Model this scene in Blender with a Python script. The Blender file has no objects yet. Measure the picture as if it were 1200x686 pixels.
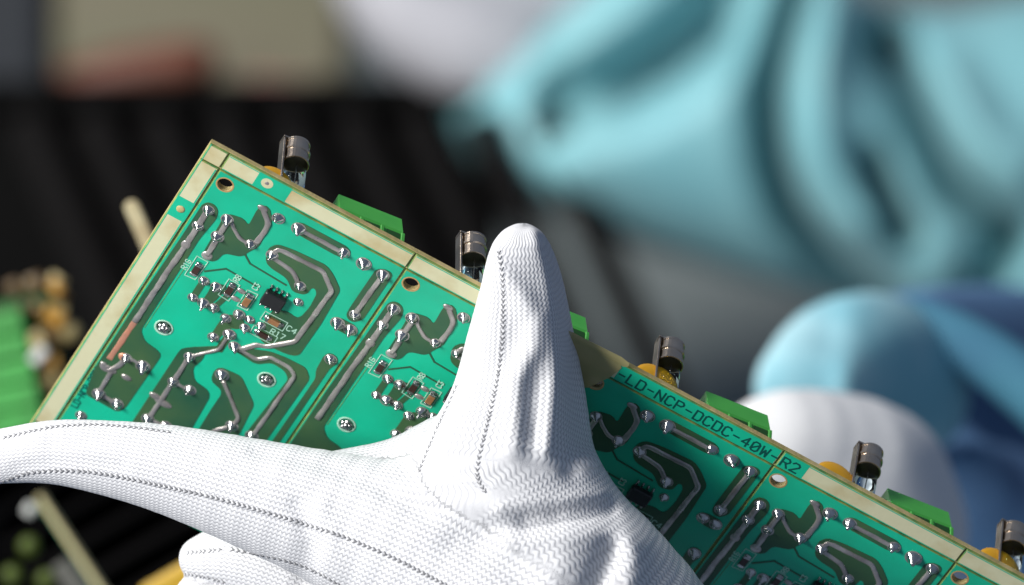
import bpy, math, random
import numpy as np
from mathutils import Vector, Matrix
from mathutils.geometry import tessellate_polygon
from mathutils.bvhtree import BVHTree
random.seed(7); rng = np.random.default_rng(7)
MM = 0.001
sc = bpy.context.scene
COL = sc.collection

# ------------------------------------------------------------------ camera, world, light, exposure
D = 1600.0                                    # mm from the lens to the reference plane through the board corner
# the whole bench is laid out in a frame (X right, Y up the slope, Z to the lens); G stands that frame in the room
G = Matrix.Translation((0, 0, 1.2)) @ Matrix.Rotation(math.radians(45), 4, 'X')
cam = bpy.data.cameras.new('camera'); cam_o = bpy.data.objects.new('camera', cam); COL.objects.link(cam_o)
cam_o.matrix_world = G @ Matrix.Translation((0, 0, D * MM))
cam.sensor_width = 36; cam.lens = 36 * D / 218.0
cam.clip_start = 0.05; cam.clip_end = 20
cam.dof.use_dof = True; cam.dof.focus_distance = (D + 16) * MM; cam.dof.aperture_fstop = cam.lens / 22.0
sc.camera = cam_o
w = bpy.data.worlds.new('World'); sc.world = w; w.use_nodes = True
w.node_tree.nodes['Background'].inputs[0].default_value = (0.52, 0.68, 1.0, 1)
w.node_tree.nodes['Background'].inputs[1].default_value = 0.23

def area_light(name, loc, target, size, sy, power, color):
    l = bpy.data.lights.new(name, 'AREA'); l.shape = 'RECTANGLE'; l.size = size * MM; l.size_y = sy * MM
    l.energy = power; l.color = color
    o = bpy.data.objects.new(name, l); COL.objects.link(o)
    p = Vector(loc) * MM; t = Vector(target) * MM
    q = (p - t).to_track_quat('Z', 'Y')
    o.matrix_world = G @ (Matrix.Translation(p) @ q.to_matrix().to_4x4())
    return o
area_light('window_light', (-520, 80, 390), (-40, 0, -10), 210, 210, 6.9, (1.0, 0.985, 0.96))
area_light('ceiling_light', (-1200, 1700, 300), (150, 100, -1500), 500, 500, 45.0, (1.0, 0.98, 0.95))
area_light('sleeve_fill', (-620, 330, -800), (90, 40, -1500), 260, 260, 10.5, (1.0, 0.98, 0.95))  # unseen fill, added to light the front of the far sleeve
sc.view_settings.view_transform = 'Standard'; sc.view_settings.look = 'None'
sc.view_settings.exposure = 0.0; sc.view_settings.gamma = 1.0
sc.cycles.max_bounces = 8; sc.cycles.transparent_max_bounces = 8
sc.cycles.use_denoising = True

# ------------------------------------------------------------------ helpers
def finish(name, me, mats, parent=None, matrix=None):
    for m in (mats if isinstance(mats, (list, tuple)) else [mats]): me.materials.append(m)
    o = bpy.data.objects.new(name, me); COL.objects.link(o)
    if parent is not None: o.parent = parent
    o.matrix_basis = matrix if matrix is not None else (Matrix() if parent is not None else G)
    return o
def mesh(name, V, F, mi=None, smooth=False):
    me = bpy.data.meshes.new(name)
    me.from_pydata([tuple(c * MM for c in v) for v in V], [], F)
    if mi is not None: me.polygons.foreach_set('material_index', mi)
    if smooth: me.polygons.foreach_set('use_smooth', [True] * len(me.polygons))
    me.update(); return me
class MB:
    def __init__(s): s.V = []; s.F = []; s.M = []
    def add(s, V, F, m=0):
        b = len(s.V); s.V += [tuple(v) for v in V]; s.F += [tuple(i + b for i in f) for f in F]; s.M += [m] * len(F)
    def box(s, x0, x1, y0, y1, z0, z1, m=0, T=None):
        V = [(x, y, z) for z in (z0, z1) for y in (y0, y1) for x in (x0, x1)]
        if T is not None: V = [tuple(T @ Vector(v)) for v in V]
        s.add(V, [(0,2,3,1),(4,5,7,6),(0,1,5,4),(2,6,7,3),(0,4,6,2),(1,3,7,5)], m)
    def bbox(s, x0, x1, y0, y1, z0, z1, c, m=0, T=None):        # box with chamfered top and vertical edges
        V = []
        for z, i in ((z0, 0), (z1 - c, 0), (z1, c)):
            a, b, e, f = x0 + i, x1 - i, y0 + i, y1 - i
            V += [(a + c, e, z), (b - c, e, z), (b, e + c, z), (b, f - c, z), (b - c, f, z), (a + c, f, z), (a, f - c, z), (a, e + c, z)]
        F = [tuple(range(7, -1, -1)), tuple(range(16, 24))]
        for r in range(2):
            for k in range(8): F.append((r*8+k, r*8+(k+1) % 8, r*8+8+(k+1) % 8, r*8+8+k))
        if T is not None: V = [tuple(T @ Vector(v)) for v in V]
        s.add(V, F, m)
    def lathe(s, prof, n=16, T=None, m=0, ell=(1, 1)):
        V = []; F = []
        for r, z in prof:
            for k in range(n):
                a = 2 * math.pi * k / n; V.append((r * math.cos(a) * ell[0], r * math.sin(a) * ell[1], z))
        for i in range(len(prof) - 1):
            for k in range(n): F.append((i*n+k, i*n+(k+1) % n, (i+1)*n+(k+1) % n, (i+1)*n+k))
        F.append(tuple(range(n - 1, -1, -1))); F.append(tuple((len(prof)-1)*n + k for k in range(n)))
        if T is not None: V = [tuple(T @ Vector(v)) for v in V]
        s.add(V, F, m)
    def build(s, name, mats, parent=None, smooth=False, matrix=None):
        return finish(name, mesh(name, s.V, s.F, s.M, smooth), mats, parent, matrix)
def top(name, label, cat, matrix, group=None):
    o = bpy.data.objects.new(name, None); COL.objects.link(o); o.matrix_basis = matrix; o.empty_display_size = .02
    tag(o, label, cat, group); return o
def tag(o, label=None, cat=None, group=None, kind=None):
    if label: o['label'] = label
    if cat: o['category'] = cat
    if group: o['group'] = group
    if kind: o['kind'] = kind
    return o
def chaikin(p, n=1, closed=True):
    for _ in range(n):
        q = []
        m = len(p)
        for i in range(m if closed else m - 1):
            a = np.array(p[i]); b = np.array(p[(i + 1) % m]); q += [tuple(a*.75 + b*.25), tuple(a*.25 + b*.75)]
        if not closed: q = [p[0]] + q + [p[-1]]
        p = q
    return p
def fillet(p, r=.4, closed=True):
    q = []; m = len(p)
    for i in range(m):
        if not closed and i in (0, m-1): q.append(p[i]); continue
        c = np.array(p[i], float)
        for nb in (p[i-1], p[(i+1) % m]):
            d = np.array(nb, float) - c; l = np.hypot(*d); q.append(tuple(c + d*min(r, l*.4)/max(l, 1e-9)))
    return q
def prism(mb, pts, z0, z1, m=0, holes=(), side=None):
    loops = [list(pts)] + [list(h) for h in holes]
    flat = [p for l in loops for p in l]; n = len(flat)
    tris = tessellate_polygon([[Vector((p[0], p[1], 0)) for p in l] for l in loops])
    V = [(p[0], p[1], z1) for p in flat] + [(p[0], p[1], z0) for p in flat]
    F = []
    for t in tris:
        a, b, c = (np.array(flat[i]) for i in t)
        if (b[0]-a[0])*(c[1]-a[1]) - (b[1]-a[1])*(c[0]-a[0]) < 0: t = (t[0], t[2], t[1])
        F.append(tuple(t)); F.append((t[2]+n, t[1]+n, t[0]+n))
    mb.add(V, F, m)
    F = []; o = 0
    for li, l in enumerate(loops):
        k = len(l); A = sum(l[i][0]*l[(i+1) % k][1] - l[(i+1) % k][0]*l[i][1] for i in range(k))
        for i in range(k):
            a, b = o + i, o + (i + 1) % k
            if (A > 0) != (li > 0): F.append((a + n, b + n, b, a))
            else: F.append((a, b, b + n, a + n))
        o += k
    mb.add(V, F, m if side is None else side)
def disc(cx, cy, r, n=20, ph=0): return [(cx + r*math.cos(2*math.pi*k/n + ph), cy + r*math.sin(2*math.pi*k/n + ph)) for k in range(n)]

# ------------------------------------------------------------------ materials
def mat(name, color=(.5,.5,.5), rough=.5, metal=0.0, spec=.5, noise=None, bump=None, coat=0, trans=0, sheen=0, alpha=None, color2=None, emit=None, cscale=None, ramp=(.35,.65), rvar=None):
    m = bpy.data.materials.new(name); m.use_nodes = True; nt = m.node_tree; N = nt.nodes; L = nt.links
    b = N['Principled BSDF']
    b.inputs['Base Color'].default_value = (*color, 1); b.inputs['Roughness'].default_value = rough
    b.inputs['Metallic'].default_value = metal; b.inputs['Specular IOR Level'].default_value = spec
    b.inputs['Coat Weight'].default_value = coat; b.inputs['Coat Roughness'].default_value = .12
    b.inputs['Transmission Weight'].default_value = trans; b.inputs['Sheen Weight'].default_value = sheen
    if alpha is not None: b.inputs['Alpha'].default_value = alpha
    tc = N.new('ShaderNodeTexCoord')
    if color2 is not None:
        n = N.new('ShaderNodeTexNoise'); n.inputs['Scale'].default_value = cscale or 200; n.inputs['Detail'].default_value = 5
        L.new(tc.outputs['Object'], n.inputs['Vector'])
        r = N.new('ShaderNodeValToRGB'); r.color_ramp.elements[0].position = ramp[0]; r.color_ramp.elements[1].position = ramp[1]
        r.color_ramp.elements[0].color = (*color, 1); r.color_ramp.elements[1].color = (*color2, 1)
        L.new(n.outputs['Fac'], r.inputs[0]); L.new(r.outputs[0], b.inputs['Base Color'])
    if rvar:
        n = N.new('ShaderNodeTexNoise'); n.inputs['Scale'].default_value = rvar[0]; n.inputs['Detail'].default_value = 4
        L.new(tc.outputs['Object'], n.inputs['Vector'])
        mr = N.new('ShaderNodeMapRange'); mr.inputs[1].default_value = .3; mr.inputs[2].default_value = .7
        mr.inputs[3].default_value = rvar[1]; mr.inputs[4].default_value = rvar[2]
        L.new(n.outputs['Fac'], mr.inputs[0]); L.new(mr.outputs[0], b.inputs['Roughness'])
    if bump:
        n = N.new('ShaderNodeTexNoise'); n.inputs['Scale'].default_value = bump[0]; n.inputs['Detail'].default_value = 4
        L.new(tc.outputs['Object'], n.inputs['Vector'])
        bp = N.new('ShaderNodeBump'); bp.inputs['Distance'].default_value = bump[1] * MM; bp.inputs['Strength'].default_value = 1
        L.new(n.outputs['Fac'], bp.inputs['Height']); L.new(bp.outputs[0], b.inputs['Normal'])
    return m
M = {}
M['mask'] = mat('green_solder_mask', (.007, .49, .285), .33, spec=.45, color2=(.009, .39, .22), cscale=60, bump=(900, .02), rvar=(300, .28, .42))
M['copper_mask'] = mat('masked_copper', (.018, .085, .045), .35, spec=.45, color2=(.052, .115, .045), cscale=55, bump=(700, .03), rvar=(260, .3, .45))
M['silk_dark'] = mat('copper_lettering', (.0, .07, .055), .4)
M['cream'] = mat('bare_laminate', (.60, .58, .37), .55, color2=(.42, .31, .12), cscale=70, bump=(500, .05), ramp=(.5, .8))
M['edge'] = mat('laminate_edge', (.52, .41, .19), .6, color2=(.36, .29, .11), cscale=300, bump=(1500, .08))
M['core'] = mat('laminate_core', (.30, .24, .06), .6, color2=(.12, .12, .02), cscale=400)
M['chamfer'] = mat('scored_edge', (.24, .30, .07), .5, color2=(.06, .20, .06), cscale=350)
M['solder'] = mat('tin_solder', (.66, .65, .63), .18, 1.0, bump=(800, .16), rvar=(600, .1, .34), color2=(.36, .34, .32), cscale=420)
M['trace'] = mat('tinned_trace', (.60, .55, .51), .36, .72, bump=(500, .2), color2=(.36, .32, .30), cscale=200, rvar=(400, .26, .48))
M['copper'] = mat('bare_copper', (.72, .30, .18), .42, .35, bump=(600, .08), color2=(.58, .28, .19), cscale=300)
M['silk'] = mat('white_silkscreen', (.42, .66, .52), .6)
M['black'] = mat('black_resin', (.012, .012, .013), .45, bump=(1500, .03))
M['ceramic'] = mat('tan_ceramic', (.34, .17, .075), .35, color2=(.26, .12, .05), cscale=800)
M['resistor'] = mat('resistor_body', (.045, .02, .015), .3)
M['nickel'] = mat('nickel_cap', (.62, .52, .42), .22, .95, bump=(300, .12), color2=(.42, .34, .27), cscale=200)
M['cap_shade'] = mat('cap_shade_black', (.01, .009, .008), .4)  # near-black, for the shade inside the fuse caps
M['glass'] = mat('clear_glass', (.85, .97, 1.0), .03, trans=1.0)
M['green_plastic'] = mat('green_plastic', (.07, .46, .06), .38, bump=(400, .03), color2=(.09, .52, .07), cscale=100)
M['green_dark'] = mat('slot_shade_substrate_green', (.02, .10, .015), .5)  # darkened green plastic for slot shade; also colours a board substrate
M['yellow'] = mat('yellow_epoxy', (.85, .42, .01), .3, bump=(200, .1))
M['glass'].node_tree.nodes['Principled BSDF'].inputs['IOR'].default_value = 1.12
M['tape'] = mat('yellowed_clear_tape', (.50, .44, .20), .3, alpha=.55, bump=(120, .4))
M['hole'] = mat('bare_hole_ring', (.50, .30, .12), .45, .2)

# ------------------------------------------------------------------ circuit board
R3 = Matrix(((.87335, .43572, -.21774), (-.46792, .62627, -.62357), (-.13535, .64648, .75083)))
BO = Vector((-63.4158, 33.18647, 0.0))
Tb = Matrix.Translation(BO * MM) @ R3.to_4x4()
board = top('circuit_board', 'long green circuit board panel of five soldered units held in the gloved hand', 'circuit board', G @ Tb)
P0, PITCH, NU = 4.75, 45.42, 5
VT, VF, VB = 7.35, 2.25, 98.0                  # rail line, front top edge, bottom of the units
# every (u, v) is millimetres on the panel: u to the right, v down
def uv(pts, du=0.0): return [(u + du, -v) for u, v in pts]
def slab(mb, x0, x1, y0, y1, c=.22, ztop=0.0, th=.55, m=0, ms=1, holes=()):
    g = .16
    x0 += g; x1 -= g; y0 += g; y1 -= g
    topr = [(x0+c, y0+c), (x1-c, y0+c), (x1-c, y1-c), (x0+c, y1-c)]
    tris_mb = MB(); prism(tris_mb, topr, ztop - .02, ztop, m, holes=holes)
    # keep only the top faces, then add chamfers and walls
    n = 4 + sum(len(h) for h in holes)
    keep = [f for f in tris_mb.F if all(tris_mb.V[i][2] == ztop for i in f)]
    mb.add(tris_mb.V, keep, m)
    R = [[(x0+c, y0+c, ztop), (x1-c, y0+c, ztop), (x1-c, y1-c, ztop), (x0+c, y1-c, ztop)],
         [(x0, y0, ztop-c), (x1, y0, ztop-c), (x1, y1, ztop-c), (x0, y1, ztop-c)],
         [(x0, y0, ztop-th), (x1, y0, ztop-th), (x1, y1, ztop-th), (x0, y1, ztop-th)]]
    V = sum(R, []); F = []
    for r in range(2):
        for k in range(4): F.append((r*4+k, (r+1)*4+k, (r+1)*4+(k+1) % 4, r*4+(k+1) % 4))
    mb.add(V, F, ms)
    for h in holes:                            # drilled wall
        k = len(h); V = [(p[0], p[1], ztop) for p in h] + [(p[0], p[1], ztop-1.6) for p in h]
        mb.add(V, [(i, (i+1) % k, k+(i+1) % k, k+i) for i in range(k)] + [((i+1) % k, i, k+i, k+(i+1) % k) for i in range(0)], 2)
XR = P0 + PITCH * NU
# core sheet that the score lines leave uncut, drilled under every corner hole
mb = MB()
hu, hv, hr = 7.55 - P0, 10.55, 1.75
prism(mb, [(0.05, -VF), (0.05, -104.4), (XR + 6, -104.4), (XR + 6, -VF)], -1.6, -.56, 0,
      holes=[disc(P0 + k*PITCH + hu, -hv, hr) for k in range(NU)])
mb.build('laminate_core', [M['edge']], board)
# rails
def rail_piece(x0, x1, v0, v1):
    m_ = MB(); slab(m_, x0, x1, -v1, -v0); return m_.build('rail_strip', [M['cream'], M['chamfer']], board)
rail_piece(0, P0, VF, VT)
rail_piece(0, P0, VT, VB)
for k in range(NU): rail_piece(P0 + k*PITCH, P0 + (k+1)*PITCH, VF, VT)
for k in range(NU):
    m_ = MB(); slab(m_, P0 + k*PITCH if k else 0, P0 + (k+1)*PITCH, -104.4, -VB); m_.build('rail_strip', [M['mask'], M['chamfer']], board)
def patch(u0, u1, v0, v1, ring=None, m='mask'):
    m_ = MB(); prism(m_, [(u0, -v0), (u0, -v1), (u1, -v1), (u1, -v0)], -.1, .02, 0); o = m_.build('mask_patch', [M[m]], board)
    if ring:
        r_ = MB(); prism(r_, disc(ring[0], -ring[1], 1.35, 24), 0, .05, 0, holes=[disc(ring[0], -ring[1], .45, 12)])
        r_.lathe([(.5, .02), (.5, .05), (.35, .12), (.1, .15)], 12, Matrix.Translation((ring[0], -ring[1], 0)), 1)
        r_.build('fiducial_mark', [M['cream'], M['trace']], o)
    return o
patch(12.4, 20.3, 2.6, 7.0, (15.0, 4.55))
patch(.3, 4.45, 19.4, 25.6)
r_ = MB(); r_.lathe([(1.0, 0), (1.0, .06), (.7, .2), (.2, .26)], 14, Matrix.Translation((2.35, -22.6, 0))); r_.build('fiducial_mark', [M['edge']], board, True)
patch(P0 + 2*PITCH + 5.5, P0 + 3*PITCH - .45, 2.55, 7.0)
patch(P0 + 3*PITCH + .45, P0 + 3*PITCH + 6.6, 2.55, 7.0)
# thin mask lines that frame the bare strips
m_ = MB()
for k in range(NU):
    a, b = P0 + k*PITCH + .5, P0 + (k+1)*PITCH - .5
    m_.box(a, b, -VF-.75, -VF-.5, -.05, .03); m_.box(a, b, -VT+.32, -VT+.55, -.05, .03)
m_.box(.35, .55, -VB, -VF, -.05, .03); m_.box(P0-.75, P0-.45, -VB, -8, -.05, .03)
m_.build('mask_line', [M['mask']], board)

# ---- lettering: a small stroke font on a 4 x 6 grid
FONT = {'L': [[(0,6),(0,0),(4,0)]], 'D': [[(0,0),(0,6),(3,6),(4,5),(4,1),(3,0),(0,0)]], '-': [[(.4,3),(3.6,3)]],
 'N': [[(0,0),(0,6),(4,0),(4,6)]], 'C': [[(4,5),(3,6),(1,6),(0,5),(0,1),(1,0),(3,0),(4,1)]], 'P': [[(0,0),(0,6),(3,6),(4,5),(4,4),(3,3),(0,3)]],
 '4': [[(3,0),(3,6),(0,2),(4,2)]], '0': [[(1,0),(0,1),(0,5),(1,6),(3,6),(4,5),(4,1),(3,0),(1,0)],[(0,1),(4,5)]],
 'W': [[(0,6),(.6,0),(2,4),(3.4,0),(4,6)]], 'R': [[(0,0),(0,6),(3,6),(4,5),(4,4),(3,3),(0,3)],[(2,3),(4,0)]],
 '2': [[(0,5),(1,6),(3,6),(4,5),(4,4),(0,0),(4,0)]], '1': [[(1,5),(2,6),(2,0)]], '7': [[(0,6),(4,6),(1.5,0)]], '3': [[(0,6),(4,6),(2,3.5),(4,2),(3,0),(1,0),(0,1)]],
 '8': [[(1,3),(0,4),(0,5),(1,6),(3,6),(4,5),(4,4),(3,3),(1,3),(0,2),(0,1),(1,0),(3,0),(4,1),(4,2),(3,3)]], '6': [[(4,5),(3,6),(1,6),(0,5),(0,1),(1,0),(3,0),(4,1),(4,2),(3,3),(0,3)]], '.': [[(1.6,0),(2.4,0)]]}
def stroke(mb, p, wd, z0, z1, m=0, caps=True):
    for i in range(len(p) - 1):
        a = np.array(p[i], float); b = np.array(p[i+1], float); d = b - a; l = np.hypot(*d)
        if l < 1e-6: continue
        d /= l; n = np.array([-d[1], d[0]]) * wd / 2; e = d * wd * .38 if caps else 0
        zt = z1 + .0035 * (i % 3)
        q = [a - e - n, b + e - n, b + e + n, a - e + n]
        V = [(x, y, z) for z in (z0, zt) for x, y in q]
        mb.add(V, [(4,5,6,7),(0,1,5,4),(1,2,6,5),(2,3,7,6),(3,0,4,7)], m)
def text(mb, s, x, y, h, ang=0.0, pitch=None, wd=None, z=.05):
    sy = h / 6; sx = sy * .9; pitch = pitch or sx * 5.6; wd = wd or h * .13
    c, s_ = math.cos(ang), math.sin(ang)
    for i, ch in enumerate(s):
        for st in FONT.get(ch, []):
            q = [((i*pitch + px*sx), py*sy) for px, py in st]
            stroke(mb, [(x + c*a - s_*b, y + s_*a + c*b) for a, b in q], wd, 0, z)
U3 = P0 + 3*PITCH
for s, u in (('-LD-NCP-DCDC-40W-', U3 - 39.6), ('R2', U3 + .9)):
    m_ = MB(); text(m_, s, u, -6.35, 2.65, pitch=2.36, wd=.42, z=.06); m_.build('board_lettering', [M['silk_dark']], board)

# ---- one unit, built round its own left score line; five of them
POLY = [
 [(5.72,18.02),(7.17,16.66),(9.21,17.46),(10.0,20.06),(9.3,27.66),(9.34,45.72),(9.37,59.07),(11.48,61.37),(15.13,61.93),(16.22,62.91),(15.88,81.63),(14.97,83.85),(6.76,83.64),(5.37,75.44),(5.37,72.82),(5.4,48.32),(5.7,29.75)],
 [(19.22,57.96),(22.0,55.27),(23.93,55.32),(24.28,58.35),(23.49,61.66),(25.36,64.77),(29.02,65.33),(30.17,66.89),(30.68,77.15),(30.99,80.58),(30.9,96),(21.07,96),(18.82,92),(18.9,59.09)],
 [(27.72,59.37),(28.41,57.65),(30.39,57.36),(33.47,57.15),(39.29,62.73),(39.61,66.13),(40.15,71.81),(40.26,90),(32.4,90),(31.9,70.13),(31.95,64.33),(31.01,63.22),(29.65,63.04),(28.24,62.29)],
 [(23.9,24.28),(22.83,20.69),(24.02,18.35),(27.83,17.56),(35.54,17.06),(37.91,18.51),(41.01,21.47),(41.61,32.82),(41.43,43.96),(39.61,45.02),(37.22,45.33),(34.15,45.55),(31.92,44.84),(31.35,42.29),(30.83,38.52),(31.36,35.17),(34.57,33.95),(36.12,34.56),(37.05,33.86),(37.51,29.97),(37.09,25.2),(35.6,24.2),(35.3,27.42),(32.55,28.38),(29.82,25.72),(25.39,25.21)],
 [(27.7,49.8),(31.13,49.01),(35.77,46.72),(39.51,46.1),(44.3,45.99),(46.3,48.39),(45.93,71.4),(44.68,80),(42.04,80),(41.35,70.29),(42.39,51.33),(40.77,49.75),(37.38,49.4),(34.67,52.03),(30.19,51.51),(28.11,51.58)],
 [(46.0,40.23),(46.93,38.63),(49.06,39.12),(49.4,40.99),(48.66,42.7),(48.57,90),(46.99,90),(47.28,47.34),(46.33,45.36)],
 [(44.88,11.27),(46.93,9.95),(48.68,10.47),(48.65,14.3),(48.67,26.04),(46.98,28.2),(45.06,27.28),(44.84,25.08)],
 [(24.51,11.03),(25.6,9.66),(37.33,9.64),(38.67,10.95),(37.95,12.93),(36.26,13.32),(27.84,13.19),(25.69,13.05)],
 [(43.11,29.32),(44.3,28.44),(48.48,28.46),(49.27,30.33),(48.03,32.0),(44.77,31.93)],
 [(10.95,18.94),(11.54,17.27),(15.0,16.4),(16.6,17.68),(16.25,12.29),(16.8,10.37),(18.3,10.2),(20.45,13.26),(21.0,21.52),(19.67,24.45),(19.1,26.4),(15.42,27.87),(14.96,31.04),(13.45,32.06),(11.57,31.48),(11.2,20.91)],
 [(16.8,36.9),(18.2,36.4),(20.0,35.6),(19.6,41.0),(18.6,44.0),(17.0,44.3),(17.2,40)],
 [(23.4,42.9),(25.2,42.2),(27.6,42.4),(27.4,45.3),(25.2,46.4),(24.6,51.5),(22.8,51.5)],
]
JOINT = [(7.53,19.0),(7.45,24.44),(12.02,18.85),(12.27,24.47),(21.18,11.77),(19.18,21.95),(26.05,11.62),(37.08,11.55),(42.0,11.67),(46.81,11.87),(46.61,25.7),(24.42,21.84),(33.19,25.84),(44.52,30.22),(47.67,30.14),(47.69,40.45),(21.51,59.23),(21.64,68.03),(25.63,67.89),(21.43,81.4),(25.59,80.7),(9.25,81.61),(13.77,81.7),(14.08,68.14),(9.97,68.34),(8.54,89.93),(29.74,59.45),(37.79,71.46),(42.72,71.38),(26.19,47.94),(28.58,50.33)]
SMALL = [(15.05,37.62),(15.02,43.43),(17.62,43.37),(20.09,43.15),(18.01,37.47),(25.56,41.43),(28.09,41.32),(23.56,44.26),(28.18,44.07),(30.88,41.3),(23.53,50.83),(34.81,30.22)]
TRACE = [([(7.45,19.05),(7.49,24.53),(7.53,30.91),(7.3,40),(7.25,57.67)],1.35),
 ([(6.36,72.44),(6.76,74.25),(8.33,73.97),(9.62,71.19),(9.96,68.22)],1.3),([(8.81,73.61),(8.93,77.15),(9.2,81.5),(13.77,81.7)],1.1),([(9.96,68.22),(11.69,67.83),(13.98,68.21)],.9),
 ([(12.37,18.88),(12.43,24.35),(12.63,30.62)],1.3),([(13.2,19.0),(14.3,20.3),(16.5,21.9),(19.28,22.17)],.95),([(17.14,11.29),(19.94,14.13),(20.23,16.52),(20.06,21.01)],1.3),
 ([(26.05,11.62),(36.92,11.66)],1.2),([(46.84,11.85),(46.55,25.57)],1.25),
 ([(24.42,21.84),(24.58,19.97),(25.51,19.28),(35.64,19.03),(39.57,22.84),(39.03,40.69),(34.67,45.75),(32.28,46.95),(30.3,49.93),(28.58,50.33)],1.25),
 ([(24.63,22.27),(29.82,23.08),(31.42,24.23),(33.07,25.93)],1.2),([(28.84,50.43),(34.2,50.59),(36.39,48.05),(41.34,48.22),(43.22,49.5),(42.88,71.27)],1.05),
 ([(26.19,47.94),(26.07,53.11),(21.51,59.23)],.85),([(21.51,59.23),(21.52,67.96),(21.51,81.34),(25.51,80.76)],1.15),([(21.52,67.96),(25.55,67.95)],.8),
 ([(30.7,60.74),(38.14,68.45),(37.83,71.43),(35.0,75.41),(34.68,84)],1.05)]
THIN = [([(18.93,24.18),(19.54,25.47),(21.41,27.0),(30.49,27.57)],.42),([(14.09,35.1),(17.68,31.55),(25.2,31.85)],.42),([(15.05,37.62),(15.02,43.43)],1.5),
 ([(17.62,43.37),(19.76,37.34)],1.2),([(20.09,43.15),(21.1,38.41)],1.2),([(22.41,56.16),(26.07,53.11),(26.19,47.94)],1.7),([(23.56,44.26),(23.53,50.83)],1.5)]
BLOB = [(17.14,11.29,1.25,.8),(7.48,30.8,1.1,1.3),(12.64,30.78,1.3,1.2),(8.0,73.6,2.1,1.0),(12.4,73.4,1.3,.8),(19.97,74.28,1.5,.9),(22.3,75.0,2.2,1.0),(23.13,35.12,1.1,.7),(22.96,37.9,1.2,.7)]
du = -P0
def solder_mesh(r, seed):
    rr = random.Random(seed); mb = MB(); n = 16
    ring = MB()
    prism(mb, disc(0, 0, r * 1.16, 20), -.02, .09, 1)
    h = r * rr.uniform(.85, 1.15)
    prof = [(r, .08), (r*.97, .16), (r*.86, h*.28), (r*.66, h*.5), (r*.46, h*.74), (r*.32, h*.98), (r*.26, h*1.12), (r*.12, h*1.2)]
    V0 = len(mb.V); mb.lathe(prof, n, None, 0)
    lx, ly = rr.uniform(-.25, .25), rr.uniform(-.35, .1)
    for i in range(V0, len(mb.V)):
        x, y, z = mb.V[i]; a = math.atan2(y, x); k = 1 + .07*math.sin(3*a + seed) + .05*math.sin(5*a + 2*seed)
        t = (z / h) ** 1.3
        mb.V[i] = (x*k + lx*t*r, y*k + ly*t*r, z)
    # clipped lead end
    T = Matrix.Translation((lx*r, ly*r, h*1.0)) @ Matrix.Rotation(rr.uniform(-.5, .5), 4, 'X') @ Matrix.Rotation(rr.uniform(-.4, .4), 4, 'Y')
    if rr.random() < .6: mb.lathe([(r*.24, -.2), (r*.24, .45*r), (r*.16, .52*r)], 8, T, 0)
    return mesh('solder_joint', mb.V, mb.F, mb.M, True)
SJ = [solder_mesh(1.3, s) for s in range(7)]; SS = [solder_mesh(1.04, s + 20) for s in range(5)]
for me in SJ + SS: me.materials.append(M['solder']); me.materials.append(M['trace'])
def smooth_path(p, step=.5, rad=.45):
    p = fillet(fillet(p, rad, False), rad*.4, False) if len(p) > 2 else p
    q = [np.array(p[0], float)]
    for i in range(len(p) - 1):
        a = np.array(p[i], float); b = np.array(p[i+1], float); l = np.hypot(*(b - a)); k = max(1, int(l / step))
        for j in range(1, k + 1): q.append(a + (b - a) * j / k)
    return q
def ridge(mb, p, wd, z0=.10, hh=.34, seed=0, m=0):
    q = smooth_path(p); n = 8; V = []; F = []; rr = random.Random(seed); ph = [rr.uniform(0, 6.3) for _ in range(3)]
    for i, c in enumerate(q):
        a = q[max(0, i-1)]; b = q[min(len(q)-1, i+1)]; d = b - a; d = d / (np.hypot(*d) + 1e-9); nn = np.array([-d[1], d[0]])
        s = i * .5; k = 1 + (.06*math.sin(s*.9 + ph[0]) + .04*math.sin(s*2.3 + ph[1])); off = .03*math.sin(s*.7 + ph[2])
        hk = hh * (1 + .25*math.sin(s*.6 + ph[1]) + .12*math.sin(s*1.9))
        for j in range(n + 1):
            t = math.pi * j / n; x = math.cos(t) * wd/2*k + off; z = z0 - .06 + (.06 + hk) * math.sin(t) ** .62 if 0 < j < n else z0 - .06
            V.append((c[0] + nn[0]*x, c[1] + nn[1]*x, z))
    for i in range(len(q) - 1):
        for j in range(n):
            a = i*(n+1) + j; F.append((a, a+1, a+n+2, a+n+1))
    F.append(tuple(range(n+1))[::-1]); F.append(tuple((len(q)-1)*(n+1) + j for j in range(n+1)))
    mb.add(V, F, m)
def shift(p): return [(u + du, -v) for u, v in p]
def copy_tree(o, parent):
    c = o.copy(); COL.objects.link(c); c.parent = parent
    for ch in list(o.children): copy_tree(ch, c)
    return c
unit = None
m_ = MB(); slab(m_, 0, PITCH, -VB, -VT, holes=[disc(hu, -hv, hr)])
unit = m_.build('board_unit', [M['mask'], M['chamfer'], M['edge']], board, matrix=Matrix.Translation((P0*MM, 0, 0)))
r_ = MB(); prism(r_, disc(hu, -hv, hr + .28, 24), -.02, .04, 0, holes=[disc(hu, -hv, hr - .02, 24)]); r_.build('hole_ring', [M['hole']], unit)
for i, p in enumerate(POLY):
    m_ = MB(); prism(m_, fillet(fillet(shift(p), .6), .22), -.1, .12); m_.build('copper_area', [M['copper_mask']], unit)
for p, wd in THIN:
    m_ = MB(); stroke(m_, shift(p), wd, -.05, .10); m_.build('copper_track', [M['copper_mask']], unit)
for i, (p, wd) in enumerate(TRACE):
    m_ = MB(); ridge(m_, shift(p), wd, seed=i); m_.build('solder_trace', [M['trace']], unit, True)
for u, v, a, b in BLOB:
    m_ = MB(); m_.lathe([(1, 0), (.98, .12), (.85, .26), (.55, .36), (.2, .4)], 18, Matrix.Translation((u+du, -v, .03)), 0, (a, b)); m_.build('solder_blob', [M['trace']], unit, True)
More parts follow.
